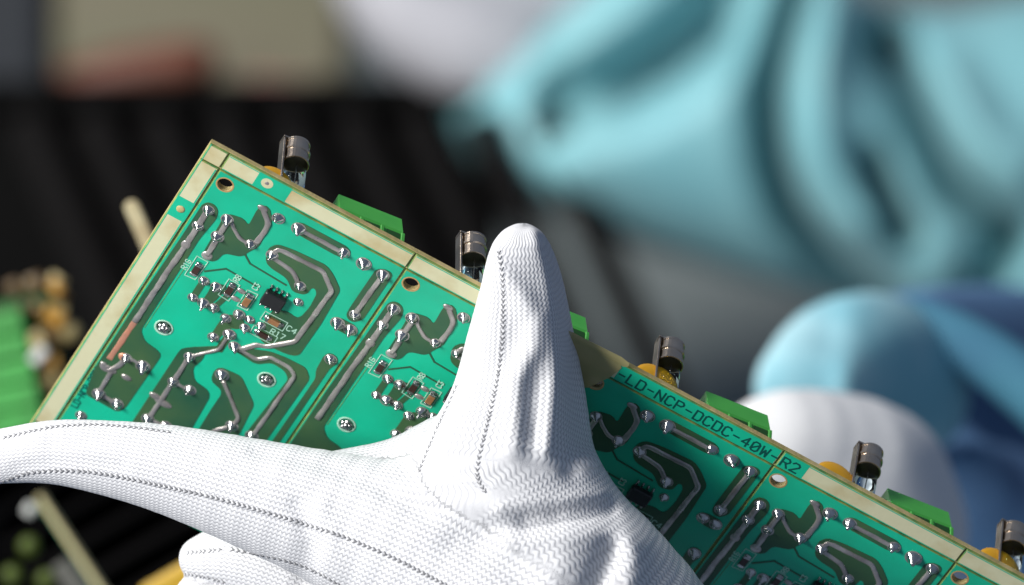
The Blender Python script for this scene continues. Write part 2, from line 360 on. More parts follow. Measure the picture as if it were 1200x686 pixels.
# big plated pads with a domed screw-like solder fill
for u, v in ((13.31, 55.22), (38.51, 54.55)):
    m_ = MB(); m_.lathe([(2.15, 0), (2.15, .1), (1.9, .12), (1.7, -.02)], 28, Matrix.Translation((u+du, -v, 0)), 1)
    for k in range(5):
        a = k * 1.26 + .4; m_.lathe([(.75, .0), (.7, .3), (.45, .6), (.15, .72)], 12, Matrix.Translation((u+du+.85*math.cos(a), -v+.85*math.sin(a), .02)), 0)
    m_.lathe([(.9, .0), (.8, .55), (.4, .9), (.1, 1.0)], 14, Matrix.Translation((u+du, -v, .02)), 0)
    m_.build('plated_pad', [M['solder'], M['silk']], unit, True)
for lst, meshes in ((JOINT, SJ), (SMALL, SS)):
    for i, (u, v) in enumerate(lst):
        finish_o = bpy.data.objects.new('solder_joint', meshes[i % len(meshes)]); COL.objects.link(finish_o); finish_o.parent = unit
        finish_o.matrix_basis = Matrix.Translation(((u+du)*MM, -v*MM, .00005)) @ Matrix.Rotation(random.uniform(-.9, .9), 4, 'Z') @ Matrix.Scale(random.uniform(.86, 1.18), 4)
def chip_part(name, cx, cy, lx, ly, h, body, horiz):
    mb = MB(); cx += du; cy = -cy
    if horiz: lx, ly = ly, lx
    a = (lx/2, ly/2)
    mb.bbox(cx-a[0]+.05, cx+a[0]-.05, cy-a[1]+.05, cy+a[1]-.05, .06, h, .08, 0)
    e = .48
    for s in (-1, 1):
        if horiz: x0, x1 = sorted((cx + s*(a[0]-e), cx + s*a[0])); mb.bbox(x0, x1, cy-a[1], cy+a[1], .05, h+.03, .1, 1); c = (cx + s*(a[0]+.15), cy)
        else: y0, y1 = sorted((cy + s*(a[1]-e), cy + s*a[1])); mb.bbox(cx-a[0], cx+a[0], y0, y1, .05, h+.03, .1, 1); c = (cx, cy + s*(a[1]+.15))
        mb.lathe([(.95, .0), (.85, .25), (.6, .4), (.3, .48)], 12, Matrix.Translation((*c, .05)), 1, (1.0, .62) if not horiz else (.62, .8))
    return mb.build(name, [M[body], M['solder']], unit)
chip_part('chip_resistor', 12.3, 35.6, 1.55, 3.1, .62, 'resistor', False)
chip_part('chip_resistor', 20.85, 36.3, 1.55, 3.1, .62, 'resistor', False)
chip_part('chip_capacitor', 25.3, 36.7, 1.6, 3.3, .85, 'ceramic', False)
chip_part('chip_capacitor', 32.7, 38.3, 1.5, 3.3, .85, 'ceramic', True)
chip_part('chip_resistor', 32.4, 43.3, 1.45, 3.0, .62, 'resistor', True)
mb = MB(); cx, cy = 30.0 + du, -32.65
mb.bbox(cx-2.5, cx+2.5, cy-1.95, cy+1.95, .2, 1.6, .25, 0)
for k in range(4):
    for s in (-1, 1):
        x = cx - 1.9 + k*1.27; y0, y1 = sorted((cy + s*1.9, cy + s*3.0)); mb.bbox(x-.21, x+.21, y0, y1, .05, .38, .06, 1)
        mb.lathe([(.42, 0), (.4, .2), (.25, .5), (.1, .6)], 10, Matrix.Translation((x, cy + s*2.95, .06)), 1, (.8, 1.2))
mb.build('integrated_circuit', [M['black'], M['solder']], unit)
for bx in ([(10.86,32.23),(13.6,32.24),(13.34,38.45),(10.83,38.71)], [(19.42,33.69),(22.2,33.83),(22.0,39.39),(19.33,39.14)], [(24.1,33.97),(26.6,33.78),(26.5,39.23),(24.1,39.42)], [(29.95,37.0),(35.44,36.9),(35.46,39.75),(29.95,39.76)], [(29.58,42.0),(35.35,42.0),(35.35,44.6),(29.68,44.7)]):
    m_ = MB(); q = shift(bx); stroke(m_, q + [q[0]], .16, 0, .15); m_.build('silkscreen_outline', [M['silk']], unit)
for s, u, v, h, ang in (('C4', 35.9, 38.9, 1.5, 0), ('R17', 33.3, 41.9, 1.45, 0), ('R8', 21.5, 33.3, 1.25, math.pi/2), ('C3', 25.9, 32.9, 1.25, math.pi/2), ('R16', 10.5, 37.2, 1.25, math.pi/2)):
    m_ = MB(); text(m_, s, u + du, -v, h, ang, wd=.19, z=.16); m_.build('silkscreen_lettering', [M['silk']], unit)
m_ = MB(); text(m_, 'LD-NCP-DCDC', 6.9 + du, -88.6, 1.5, math.pi/2, pitch=1.3, wd=.3, z=.06); side_letters = m_.build('board_lettering', [M['silk_dark']], unit)
stroke_y = MB(); stroke(stroke_y, shift([(48.61, 43.04), (48.45, 92)]), .13, 0, .08); stroke(stroke_y, shift([(10.0, 37.0), (9.75, 57.9)]), .1, 0, .08); stroke_y.build('edge_highlight', [M['chamfer']], unit)  # painted highlight: thin yellowish lines along the copper-area edges
units = [unit]
for k in range(1, NU):
    c = copy_tree(unit, board); c.matrix_basis = Matrix.Translation(((P0 + k*PITCH)*MM, 0, 0)); units.append(c)
    for ch in c.children:
        if ch.name.startswith('solder_joint'):
            s = ch.matrix_basis.copy(); ch.matrix_basis = s @ Matrix.Rotation(random.uniform(-1.2, 1.2), 4, 'Z') @ Matrix.Scale(random.uniform(.88, 1.14), 4)
            ch.data = random.choice(SJ if ch.data in SJ else SS)
# on the first unit one end of the long trace shows bare copper
m_ = MB(); ridge(m_, shift([(7.25, 56.9), (7.15, 63), (7.0, 71.05)]), 1.4, hh=.12, seed=3); m_.build('bare_copper_trace', [M['copper']], units[0], True)
m_ = MB(); m_.lathe([(1.5, 0), (1.4, .2), (.9, .34), (.3, .4)], 16, Matrix.Translation((9.6+du, -68.4, .05)), 0, (1, .8)); m_.build('bare_copper_pad', [M['copper']], units[0], True)

# ---- parts on the far face, seen over the top edge
def back_frame(u, v, lean, lean_v=0.0):
    """frame on the component side: X along u, Z away from the far face (leaning by LEAN along u)"""
    z = Vector((lean, lean_v, -1)).normalized(); x = Vector((1, 0, 0)); x = (x - z * x.dot(z)).normalized(); y = z.cross(x)
    Rm = Matrix((x, y, z)).transposed()
    return Matrix.Translation(Vector((u, -v, -1.6)) * MM) @ Rm.to_4x4()
def make_fuse(u, v, lean, hgt=15.5, lean_v=0.0):
    o = MB(); o.lathe([(2.45, 0), (2.45, hgt-6)], 24); fz = o.build('fuse', [M['glass']], board, True, back_frame(u, v, lean, lean_v))
    c = MB()
    c.lathe([(2.85, hgt-6.4), (3.0, hgt-6.35), (3.0, hgt-5.9), (2.75, hgt-5.7), (2.75, hgt-3.4), (3.05, hgt-3.2), (3.05, hgt-2.7), (2.75, hgt-2.5), (2.75, hgt-.6), (2.9, hgt-.5), (2.9, hgt-.1), (2.6, hgt), (.1, hgt)], 28)
    c.build('end_cap', [M['nickel']], fz, False)
    i = MB(); i.lathe([(2.75, hgt-6.46), (2.75, hgt-6.3)], 24); i.build('cap_shade_disc', [M['cap_shade']], fz)  # first disc is a black stand-in for the shade under the cap rim
    i = MB(); i.lathe([(.12, .2), (.12, hgt-6.5)], 6, Matrix.Rotation(.03, 4, 'Y')); i.build('fuse_wire', [M['nickel']], fz)
    k = MB(); k.bbox(-3.6, -3.1, -1.3, 1.3, 0, hgt-.3, .1); k.bbox(-3.6, -1.5, -1.3, 1.3, hgt-.1, hgt+.45, .1)
    T = Matrix.Rotation(math.radians(18), 4, 'Y')
    k.build('spring_clip', [M['nickel']], fz)
    return fz
FUSES = [(21.2, 5.5, -.20), (65.3, 5.5, -.25), (113.0, 5.5, -.14), (161.8, 5.5, -.08), (198.6, 5.5, -.12)]
for f in FUSES: make_fuse(*f)
def make_terminal(u0, v=7.4):
    T = back_frame(u0, v, -.17)
    mb = MB(); L_ = 15.0; h = 9.6
    # profile in (y, z): y towards the top edge of the board, extruded along the rail
    prof = [(-6.5, 0), (2.0, 0), (2.0, h*.40), (.2, h), (-6.5, h)]
    # Y of the frame points down the board, so mirror
    P_ = [(-y, z) for y, z in prof]
    n = len(P_)
    V = [(0, y, z) for y, z in P_] + [(L_, y, z) for y, z in P_]
    F = [tuple(range(n)), tuple(range(2*n-1, n-1, -1))] + [(i, i+n, (i+1) % n + n, (i+1) % n) for i in range(n)]
    mb.add(V, F, 0)
    o = mb.build('terminal_block', [M['green_plastic']], board, False, T)
    for k in range(3):
        s = MB(); s.box(1.3 + k*4.9, 4.6 + k*4.9, -2.12, -1.4, .3, 2.9); s.build('wire_slot_shade', [M['green_dark']], o)  # solid boxes, their dark green painting the shade in the slots
    for k in range(4):
        s = MB(); s.bbox(-.1 + k*4.88, .75 + k*4.88, -2.4, -1.9, 0, 3.3, .15); s.build('block_rib', [M['green_plastic']], o)
    return o
for k in range(NU): make_terminal(32.4 + k*PITCH)
def make_disc_cap(u, v, r):
    mb = MB(); T = Matrix.Rotation(math.radians(90), 4, 'X')
    prof = [(r*.35, -2.0), (r*.75, -1.75), (r*.95, -1.1), (r, 0), (r*.95, 1.1), (r*.75, 1.75), (r*.35, 2.0)]
    mb.lathe(prof, 28, Matrix.Translation((0, 0, r - 3.4)) @ T)
    mb.V = [(x, y, max(z, .3)) for x, y, z in mb.V]
    return mb.build('disc_capacitor', [M['yellow']], board, True, back_frame(u, v, -.1))
for u, r in ((16.6, 4.5), (60.6, 3.6), (110.0, 5.4), (154.8, 5.2), (195.5, 5.3)): make_disc_cap(u, 6.5, r)
# yellowed tape folded over the rail right of the thumb
mb = MB(); ps = [(87, 2.3), (100.5, 2.3), (101.2, 3.2), (100.3, 7), (97.8, 12.5), (93, 16.5), (87, 18)]
prism(mb, uv(ps), .1, .18); prism(mb, uv([(87, 2.3), (87, .9), (99.8, .4), (102.0, .9), (102.2, 2.0), (101.3, 2.6)]), .1, .18)
mb.build('clear_tape', [M['tape']], board)

# ------------------------------------------------------------------ smooth bodies (gloves): one closed surface from a distance field
def at(px, py, z): s = 218.0/1200 * (D - z)/D; return np.array([(px-600)*s, (343-py)*s, z])
def surface_nets(f, org, h):
    nx, ny, nz = f.shape; ins = f < 0
    c = ins[:-1,:-1,:-1].astype(np.int8)
    cnt = np.zeros((nx-1, ny-1, nz-1), np.int8)
    for i in (0,1):
        for j in (0,1):
            for k in (0,1): cnt += ins[i:nx-1+i, j:ny-1+j, k:nz-1+k]
    act = (cnt > 0) & (cnt < 8); idx = -np.ones(act.shape, np.int64); A = np.argwhere(act); idx[act] = np.arange(len(A))
    acc = np.zeros((len(A), 3)); num = np.zeros(len(A))
    corners = [(i,j,k) for i in (0,1) for j in (0,1) for k in (0,1)]
    for a in corners:
        for ax in range(3):
            if a[ax]: continue
            b = list(a); b[ax] = 1
            fa = f[A[:,0]+a[0], A[:,1]+a[1], A[:,2]+a[2]]; fb = f[A[:,0]+b[0], A[:,1]+b[1], A[:,2]+b[2]]
            cr = (fa < 0) != (fb < 0); t = np.where(cr, fa/np.where(fa == fb, 1, fa-fb), 0)
            p = np.array(a, float)[None,:].repeat(len(A), 0); p[:,ax] += t
            acc += np.where(cr[:,None], p, 0); num += cr
    V = (A + acc/num[:,None]) * h + org
    Q = []
    for ax in range(3):
        o = [0,0,0]; o[ax] = 1
        a = ins[:nx-o[0], :ny-o[1], :nz-o[2]]; b = ins[o[0]:, o[1]:, o[2]:]
        E = np.argwhere(a != b); u, v = [(1,2),(2,0),(0,1)][ax]
        ok = (E[:,u] > 0) & (E[:,v] > 0) & (E[:,u] < f.shape[u]-1) & (E[:,v] < f.shape[v]-1); E = E[ok]
        flip = ~a[E[:,0], E[:,1], E[:,2]]
        def g(du_, dv_):
            q = E.copy(); q[:,u] -= du_; q[:,v] -= dv_; return idx[q[:,0], q[:,1], q[:,2]]
        q = np.stack([g(0,0), g(1,0), g(1,1), g(0,1)], 1); q[flip] = q[flip][:, ::-1]; Q.append(q)
    return V, np.concatenate(Q)
def seg_dist(P, a, b, ra, rb, fz):
    """distance to a tapered segment, the cross-section flattened along Z by FZ"""
    k = np.array([1, 1, 1/fz]); d = (b - a)*k; q = (P - a)*k
    t = np.clip((q @ d)/(d @ d), 0, 1); e = q - t[...,None]*d
    return np.sqrt((e*e).sum(-1)) - (ra + (rb-ra)*t), t
def field(P, chains, k):
    F = None
    for ch in chains:
        fz = ch['f']; pts = ch['p']; m = None
        for i in range(len(pts)-1):
            dd, _ = seg_dist(P, pts[i][0], pts[i+1][0], pts[i][1], pts[i+1][1], fz); dd = dd*min(1, fz+.15)
            m = dd if m is None else np.minimum(m, dd)
        kk = ch.get('k', k)
        if F is None: F = m
        else:
            h_ = np.clip(.5 + .5*(F-m)/kk, 0, 1); F = F*(1-h_) + m*h_ - kk*h_*(1-h_)
    return F
def poly_d(X, Y, pl):
    best = None; side = None
    for i in range(len(pl)-1):
        a = np.array(pl[i], float); b = np.array(pl[i+1], float); d = b-a; L2 = d @ d
        t = np.clip(((X-a[0])*d[0] + (Y-a[1])*d[1])/L2, 0, 1); ex = X-a[0]-t*d[0]; ey = Y-a[1]-t*d[1]
        dist = np.sqrt(ex*ex+ey*ey)
        best = dist if best is None else np.minimum(best, dist)
    return best
def make_body(chains, h, k, folds=(), lo=None, zf=(), hi=None):
    allp = np.array([p[0] for c in chains for p in c['p']]); rr_ = max(p[1] for c in chains for p in c['p'])
    lo = np.array(lo) if lo is not None else allp.min(0)-rr_-2; hi = np.array(hi) if hi is not None else allp.max(0)+rr_+2
    n = np.ceil((hi-lo)/h).astype(int)+1
    gx, gy, gz = [lo[i] + h*np.arange(n[i]) for i in range(3)]
    f = np.empty(n, np.float32)
    XX, YY = np.meshgrid(gx, gy, indexing='ij')
    dsp = np.zeros_like(XX); s0 = 218.0/1200*(D+10)/D
    for pl, amp, wd in folds:
        q = [((x-600)*s0, (343-y)*s0) for x, y in pl]; dsp += amp*np.exp(-(poly_d(XX, YY, q)/wd)**2)
    zo = np.zeros_like(XX)
    for pl, amp, wd in zf:
        q = [((x-600)*s0, (343-y)*s0) for x, y in pl]; zo += amp*np.exp(-np.abs(poly_d(XX, YY, q)/wd)**2)
    for kz in range(n[2]):
        P = np.stack([XX, YY, gz[kz] - zo], -1); f[:,:,kz] = field(P, chains, k) - dsp
    f[0]=f[-1]=np.maximum(f[0], .5); f[:,0]=np.maximum(f[:,0], .5); f[:,-1]=np.maximum(f[:,-1], .5); f[:,:,0]=np.maximum(f[:,:,0], .5); f[:,:,-1]=np.maximum(f[:,:,-1], .5)
    f[0]=np.maximum(f[0],.5); f[-1]=np.maximum(f[-1],.5)
    return surface_nets(f, lo, h)
def relax(V, Q, n=3):
    E = np.concatenate([Q[:,[0,1]], Q[:,[1,2]], Q[:,[2,3]], Q[:,[3,0]]]); E = np.unique(np.sort(E, 1), axis=0)
    deg = np.bincount(E.ravel(), minlength=len(V)).astype(float)
    for _ in range(n):
        S = np.zeros_like(V)
        for a in range(3):
            S[:,a] = np.bincount(E[:,0], V[E[:,1],a], len(V)) + np.bincount(E[:,1], V[E[:,0],a], len(V))
        V = V*.45 + .55*S/np.maximum(deg, 1)[:,None]
    return V
def knit_attr(V, chains, sel):
    """wale/course coordinates in mm: s along the chain, t round it; segments of a chain are averaged softly"""
    DM = []; SS_ = []; TT = []
    for ci in sel:
        ch = chains[ci]; pts = ch['p']; fz = ch['f']; acc = 0.0; d_, s_, c_, n_, r_ = [], [], [], [], []
        for i in range(len(pts)-1):
            a, b = pts[i][0], pts[i+1][0]; dd, t = seg_dist(V, a, b, pts[i][1], pts[i+1][1], fz)
            d = b-a; L_ = np.linalg.norm(d); dn = d/L_; q = V-a; e = q - (q @ dn)[:,None]*dn
            side = np.cross(dn, [0,0,1.0]); side /= np.linalg.norm(side); up = np.cross(side, dn)
            ang = np.arctan2(e @ side, e @ up/fz)
            d_.append(dd); s_.append(acc + t*L_); c_.append(ang); r_.append(pts[i][1] + (pts[i+1][1]-pts[i][1])*t); acc += L_
        d_ = np.array(d_); dm = d_.min(0); w_ = np.exp(-(d_-dm)/1.6); w_ /= w_.sum(0)
        S1 = (w_*np.array(s_)).sum(0) + ch.get('so', 0); A1 = (w_*np.array(c_)).sum(0); R1_ = (w_*np.array(r_)).sum(0)
        DM.append(dm); SS_.append(S1); TT.append(A1*(.5*R1_ + .5*ch['tr']))
    DM = np.array(DM); k = DM.argmin(0); ar = np.arange(len(V)); ps = np.sort(DM, 0)
    return np.array(SS_)[k, ar], np.array(TT)[k, ar], np.clip((ps[1]-ps[0])/.45, 0, 1)
def body_object(name, V, Q, mats, parent, attr=None, origin=None):
    me = bpy.data.meshes.new(name); nv = len(V); nq = len(Q)
    me.vertices.add(nv); me.vertices.foreach_set('co', (V*MM).astype(np.float32).ravel())
    me.loops.add(nq*4); me.loops.foreach_set('vertex_index', Q.astype(np.int32).ravel())
    me.polygons.add(nq); me.polygons.foreach_set('loop_start', (np.arange(nq)*4).astype(np.int32))
    me.polygons.foreach_set('use_smooth', np.ones(nq, bool)); me.update(calc_edges=True); me.validate()
    if attr is not None:
        a = me.attributes.new('knit', 'FLOAT_VECTOR', 'POINT')
        a.data.foreach_set('vector', np.stack([attr[0], attr[1], attr[2]], 1).astype(np.float32).ravel())
    return finish(name, me, mats, parent)
def knit_material(name, col, dark, wale=1.25, course=1.5, depth=.22, tri=False):
    m = bpy.data.materials.new(name); m.use_nodes = True; nt = m.node_tree; N = nt.nodes; L = nt.links; b = N['Principled BSDF']
    b.inputs['Roughness'].default_value = .85; b.inputs['Specular IOR Level'].default_value = .2; b.inputs['Sheen Weight'].default_value = .15
    at_ = N.new('ShaderNodeAttribute'); at_.attribute_name = 'knit'; sp = N.new('ShaderNodeSeparateXYZ'); L.new(at_.outputs['Vector'], sp.inputs[0])
    def mth(op, a, c=None, c2=None):
        n = N.new('ShaderNodeMath'); n.operation = op
        for i, v in enumerate((a, c, c2)):
            if v is None: continue
            if isinstance(v, (int, float)): n.inputs[i].default_value = v
            else: L.new(v, n.inputs[i])
        return n.outputs[0]
    nz = N.new('ShaderNodeTexNoise'); nz.inputs['Scale'].default_value = 180; nz.inputs['Detail'].default_value = 3
    tc = N.new('ShaderNodeTexCoord'); L.new(tc.outputs['Object'], nz.inputs['Vector'])
    wob = mth('MULTIPLY', mth('SUBTRACT', nz.outputs['Fac'], .5), 1.5)
    S, T = sp.outputs[0], sp.outputs[1]
    T1 = mth('ADD', T, mth('MULTIPLY', wob, .25))
    zig = mth('MULTIPLY', mth('SINE', mth('MULTIPLY', S, 2*math.pi/course)), .2)
    w1 = mth('SINE', mth('MULTIPLY', mth('ADD', T1, zig), math.pi/wale))
    w2 = mth('SINE', mth('MULTIPLY', mth('ADD', S, mth('MULTIPLY', wob, .5)), 2*math.pi/course))
    a1 = mth('POWER', mth('ABSOLUTE', w1), .7)
    hgt = mth('ADD', mth('MULTIPLY', a1, .8), mth('MULTIPLY', mth('MULTIPLY', w2, a1), .2))
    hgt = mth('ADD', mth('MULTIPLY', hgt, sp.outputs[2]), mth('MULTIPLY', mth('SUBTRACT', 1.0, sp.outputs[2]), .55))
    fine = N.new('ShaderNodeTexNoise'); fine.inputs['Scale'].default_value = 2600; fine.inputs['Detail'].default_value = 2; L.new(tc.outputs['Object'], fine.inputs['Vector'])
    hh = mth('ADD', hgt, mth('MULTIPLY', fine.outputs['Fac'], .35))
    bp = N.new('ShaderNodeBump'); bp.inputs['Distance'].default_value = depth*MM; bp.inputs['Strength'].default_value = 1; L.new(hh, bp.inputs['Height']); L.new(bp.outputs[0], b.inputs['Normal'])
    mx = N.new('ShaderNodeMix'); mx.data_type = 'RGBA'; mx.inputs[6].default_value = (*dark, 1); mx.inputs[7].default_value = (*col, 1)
    L.new(mth('MINIMUM', mth('MULTIPLY', hgt, 1.35), 1.0), mx.inputs[0]); L.new(mx.outputs[2], b.inputs['Base Color'])  # occlusion painted in: colour darkens in the valleys between the wales
    return m
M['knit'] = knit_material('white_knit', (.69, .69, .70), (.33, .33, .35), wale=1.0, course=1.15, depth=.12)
M['thread'] = mat('grey_stitch_thread', (.20, .20, .21), .8)
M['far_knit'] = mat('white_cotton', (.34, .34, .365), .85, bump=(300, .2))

def ch(pts, f=1.0, **kw):
    q = np.array(pts, float)
    if len(q) > 2:                               # Catmull-Rom through the given joints
        e = np.vstack([2*q[0]-q[1], q, 2*q[-1]-q[-2]]); out = []
        for i in range(1, len(e)-2):
            for t in np.linspace(0, 1, 4)[:-1]:
                a, b, c, d = e[i-1], e[i], e[i+1], e[i+2]
                out.append(.5*((2*b) + (c-a)*t + (2*a-5*b+4*c-d)*t*t + (3*b-a-3*c+d)*t**3))
        q = np.array(out + [q[-1]])
    return dict(p=[(at(x, y, z), r) for x, y, z, r in q], f=f, **kw)
# ---- the hand in front: index along the lower edge to the left, thumb upright on the board
index = ch([(-50,541,-22,5.6),(0,535,-21,5.9),(60,530,-19,6.9),(120,536,-18,8.0),(200,551,-17,9.7),(300,580,-15,12.0),(400,612,-13,14.8),(480,646,-11,18.5),(560,690,-10,22.5),(650,760,-10,28),(730,860,-14,30)], .82, tr=9)
thumb = ch([(612,288,-8,4.9),(611,303,-9,7.0),(612,335,-10,8.8),(611,370,-11,10.4),(610,410,-12,12.0),(609,450,-12,13.6),(606,490,-11,15.3),(597,535,-10,16.8),(590,590,-9,20)], .72, tr=9, so=3.3)
thumb2 = ch([(590,590,-10,19),(620,640,-10,21),(655,700,-10,25),(700,780,-14,28)], .8, tr=14, k=9)
web = ch([(398,560,-24,6.0),(465,548,-22,6.4),(520,530,-18,8)], .8, tr=9)
mid = ch([(236,655,-42,5.0),(262,655,-38,6.8),(320,668,-34,8.2),(420,720,-30,10),(520,780,-25,13)], .9, tr=8, k=2)
mid2 = ch([(232,700,-44,5.2),(262,705,-40,7),(340,730,-34,8.6),(460,790,-30,10)], .9, tr=8, k=2)
chains = [index, thumb, thumb2, web, mid, mid2]
folds = [([(560,330),(556,400),(548,440)], -.25, 1.5)]
zf = [([(572,300),(600,338),(630,372),(628,405),(606,445),(602,520)], 2.0, 2.9),           # bright fold across the thumb
      ([(592,350),(606,385),(596,420)], -.6, 2.2), ([(626,430),(620,470),(622,510)], -.8, 1.9),
      ([(628,272),(643,315),(650,365),(653,425),(646,480),(640,525)], 1.5, 1.9),  # edge of the front face
      ([(655,295),(670,365),(679,440),(688,515)], -5.0, 3.3), ([(668,430),(672,500),(668,550)], -1.2, 2.2),
      ([(478,556),(530,568),(560,574)], -.5, 1.8), ([(470,568),(540,584),(580,598)], .6, 2.4),
      ([(540,628),(600,612),(640,606)], -.7, 3.2), ([(618,610),(660,602),(712,594)], -1.6, 2.4), ([(655,603),(712,594)], -.8, 2.2), ([(590,594),(650,590),(705,580)], .9, 2.0),
      ([(600,628),(660,622),(730,630)], 1.3, 2.6), ([(715,640),(700,680),(690,720)], -2.6, 3.0), ([(745,640),(730,700)], 1.6, 3.5), ([(660,650),(640,700)], 1.0, 4.0),
      ([(560,640),(600,665),(620,700)], -1.0, 3.0), ([(300,530),(380,546),(440,568),(500,600)], -.8, 1.5), ([(330,548),(420,578),(500,625)], .7, 3.0),
      ([(350,592),(366,630),(352,690)], -1.0, 2.0), ([(378,592),(392,640),(384,690)], .7, 2.4),
      ([(60,520),(120,514),(180,520),(240,532)], -.5, 2.2), ([(20,548),(70,540),(140,545)], -.4, 1.6), ([(430,560),(470,548)], .5, 3)]
V, Q = make_body(chains, .62, 3.2, folds, zf=zf, lo=(-122, -82, -60), hi=(52, 19, 24))
V = relax(V, Q, 2)
S_, T_, W_ = knit_attr(V, chains, range(6))
def smooth_attr(A, Q, n):
    E = np.concatenate([Q[:,[0,1]], Q[:,[1,2]], Q[:,[2,3]], Q[:,[3,0]]]); E = np.unique(np.sort(E, 1), axis=0)
    for a in A:                                  # leave the wrap line at the back of each finger alone
        ok = np.abs(a[E[:,0]] - a[E[:,1]]) < 4; e = E[ok]; deg = np.bincount(e.ravel(), minlength=len(a))
        for _ in range(n):
            a[:] = .4*a + .6*np.where(deg > 0, (np.bincount(e[:,0], a[e[:,1]], len(a)) + np.bincount(e[:,1], a[e[:,0]], len(a)))/np.maximum(deg, 1), a)
smooth_attr([S_, T_], Q, 18); smooth_attr([W_], Q, 1)
hand = top('person', 'hand in a white ribbed knit glove, thumb laid upright across the circuit board', 'person', G @ Matrix.Translation(Vector((20, -45, -10)) * MM))
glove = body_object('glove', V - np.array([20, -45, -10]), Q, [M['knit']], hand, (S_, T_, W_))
bvh = BVHTree.FromPolygons([tuple(v) for v in V], [tuple(q) for q in Q.tolist()])
def seam(pl, step=1.05, r=.2, closed=False, double=False):
    p = smooth_path([(x, y) for x, y in pl], 2.0, 12); mb = MB(); C0 = Vector((0, 0, D)); out = []
    for x, y in p:
        d = Vector(at(x, y, 0)) - C0; d.normalize(); hit = bvh.ray_cast(C0, d)
        if hit[0] is not None: out.append((hit[0], hit[1]))
    if len(out) < 3: return
    acc = 0; k = 0; last = out[0][0]
    for i in range(1, len(out)-1):
        acc += (out[i][0] - last).length; last = out[i][0]
        if acc < step: continue
        acc = 0; k += 1
        tn = (out[i+1][0] - out[i-1][0]).normalized(); nn = out[i][1]; sd = nn.cross(tn).normalized()
        if nn.z < .05: continue
        for sg in (-1, 1):
            dr = (tn + sd*.75*sg).normalized(); c = out[i][0] + sd*sg*-.16 + nn*.02 - Vector((20, -45, -10))
            yv = nn.cross(dr); Rm = Matrix((dr, yv, nn)).transposed().to_4x4()
            mb.lathe([(.1*r, -.62), (.8*r, -.42), (r, 0), (.8*r, .42), (.1*r, .62)], 6, Matrix.Translation(c) @ Rm @ Matrix.Rotation(math.pi/2, 4, 'Y'))
    mb.build('seam_stitching', [M['thread']], hand, True)
seam([(0,566),(20,558),(45,552),(100,552),(150,561),(250,583),(330,606),(400,628),(460,653),(530,690)])
seam([(0,514),(60,500),(110,497),(160,501),(200,507)], r=.15)
seam([(266,643),(300,650),(340,658),(375,672),(420,700)])
seam([(584,292),(590,330),(589,400),(582,450),(570,500),(558,548),(560,566),(570,578)], r=.16, step=.9)
seam([(537,448),(525,475),(508,510),(490,556)], r=.13, step=.9)
seam([(216,648),(240,646),(262,644)], r=.13); seam([(215,672),(240,676),(268,684)], r=.15)

# ------------------------------------------------------------------ background, well out of focus
M['bench'] = mat('grey_bench', (.17, .195, .19), .7, color2=(.14, .165, .16), cscale=6)
M['esd'] = mat('black_esd_plastic', (.003, .003, .003), .9, spec=.04)
M['fin'] = mat('dark_divider', (.0065, .006, .006), .85, spec=.06)
M['olive'] = mat('olive_cardboard', (.125, .12, .075), .8, color2=(.14, .125, .085), cscale=12)
M['rust'] = mat('red_brown_plastic', (.12, .035, .018), .6, color2=(.06, .022, .01), cscale=20)
M['slate'] = mat('slate_metal', (.02, .023, .028), .7, spec=.2)
M['smock'] = mat('teal_smock_cloth', (.17, .40, .44), .5, sheen=.1, color2=(.20, .43, .46), cscale=30)
M['navy'] = mat('navy_knit_cloth', (.03, .06, .14), .8, color2=(.08, .18, .33), cscale=14)
M['cuff'] = mat('pale_cyan_cuff', (.44, .64, .68), .8, color2=(.20, .46, .54), cscale=22, ramp=(.3, .6))
M['leaf_green'] = mat('bright_green_plastic', (.06, .42, .07), .4, color2=(.04, .25, .04), cscale=60)
M['amber'] = mat('amber_varnish', (.55, .27, .02), .35, color2=(.22, .12, .03), cscale=120)
M['teal'] = mat('teal_rim_highlight', (.07, .25, .34), .8, color2=(.05, .16, .28), cscale=18)  # colour of the rim highlight along the navy sleeve
# bench top: horizontal in the room, i.e. tilted 45 degrees in this frame
mb = MB(); mb.box(-1600, 1600, -900, 2600, -1300, -1260)
T45 = Matrix.Rotation(math.radians(-45), 4, 'X')
mb = MB(); mb.box(-1800, 1800, -1700, 2600, -40, 0, 0, Matrix.Translation((0, 0, -1800)) @ T45)
tag(mb.build('bench_top', [M['bench']]), kind='structure')
def frame(px, py, z, rz=0, tilt=0): p = at(px, py, z); return G @ Matrix.Translation(Vector(p) * MM) @ Matrix.Rotation(math.radians(tilt), 4, 'X') @ Matrix.Rotation(math.radians(rz), 4, 'Z')
# far rack: black tray with leaning dividers
rack = top('card_rack', 'black plastic card rack with a row of leaning dividers behind the board', 'rack', frame(290, 340, -1450))
s1 = 218/1200*(D+1450)/D
mb = MB(); mb.box(-330*s1, 300*s1, -360*s1, 250*s1, -60, -40); mb.build('rack_base', [M['esd']], rack)
for i in range(9):
    mb = MB(); x = (-330 + i*76)*s1; mb.bbox(-7, 7, -330, 78, -40, 10, 2, 0, Matrix.Translation((x+55, 0, 0)) @ Matrix.Rotation(math.radians(24), 4, 'Z'))
    mb.build('divider', [M['fin']], rack)
mb = MB(); mb.bbox(-330*s1, 300*s1, 222*s1, 232*s1, -60, -20, 4); mb.build('rack_rim', [M['esd']], rack)
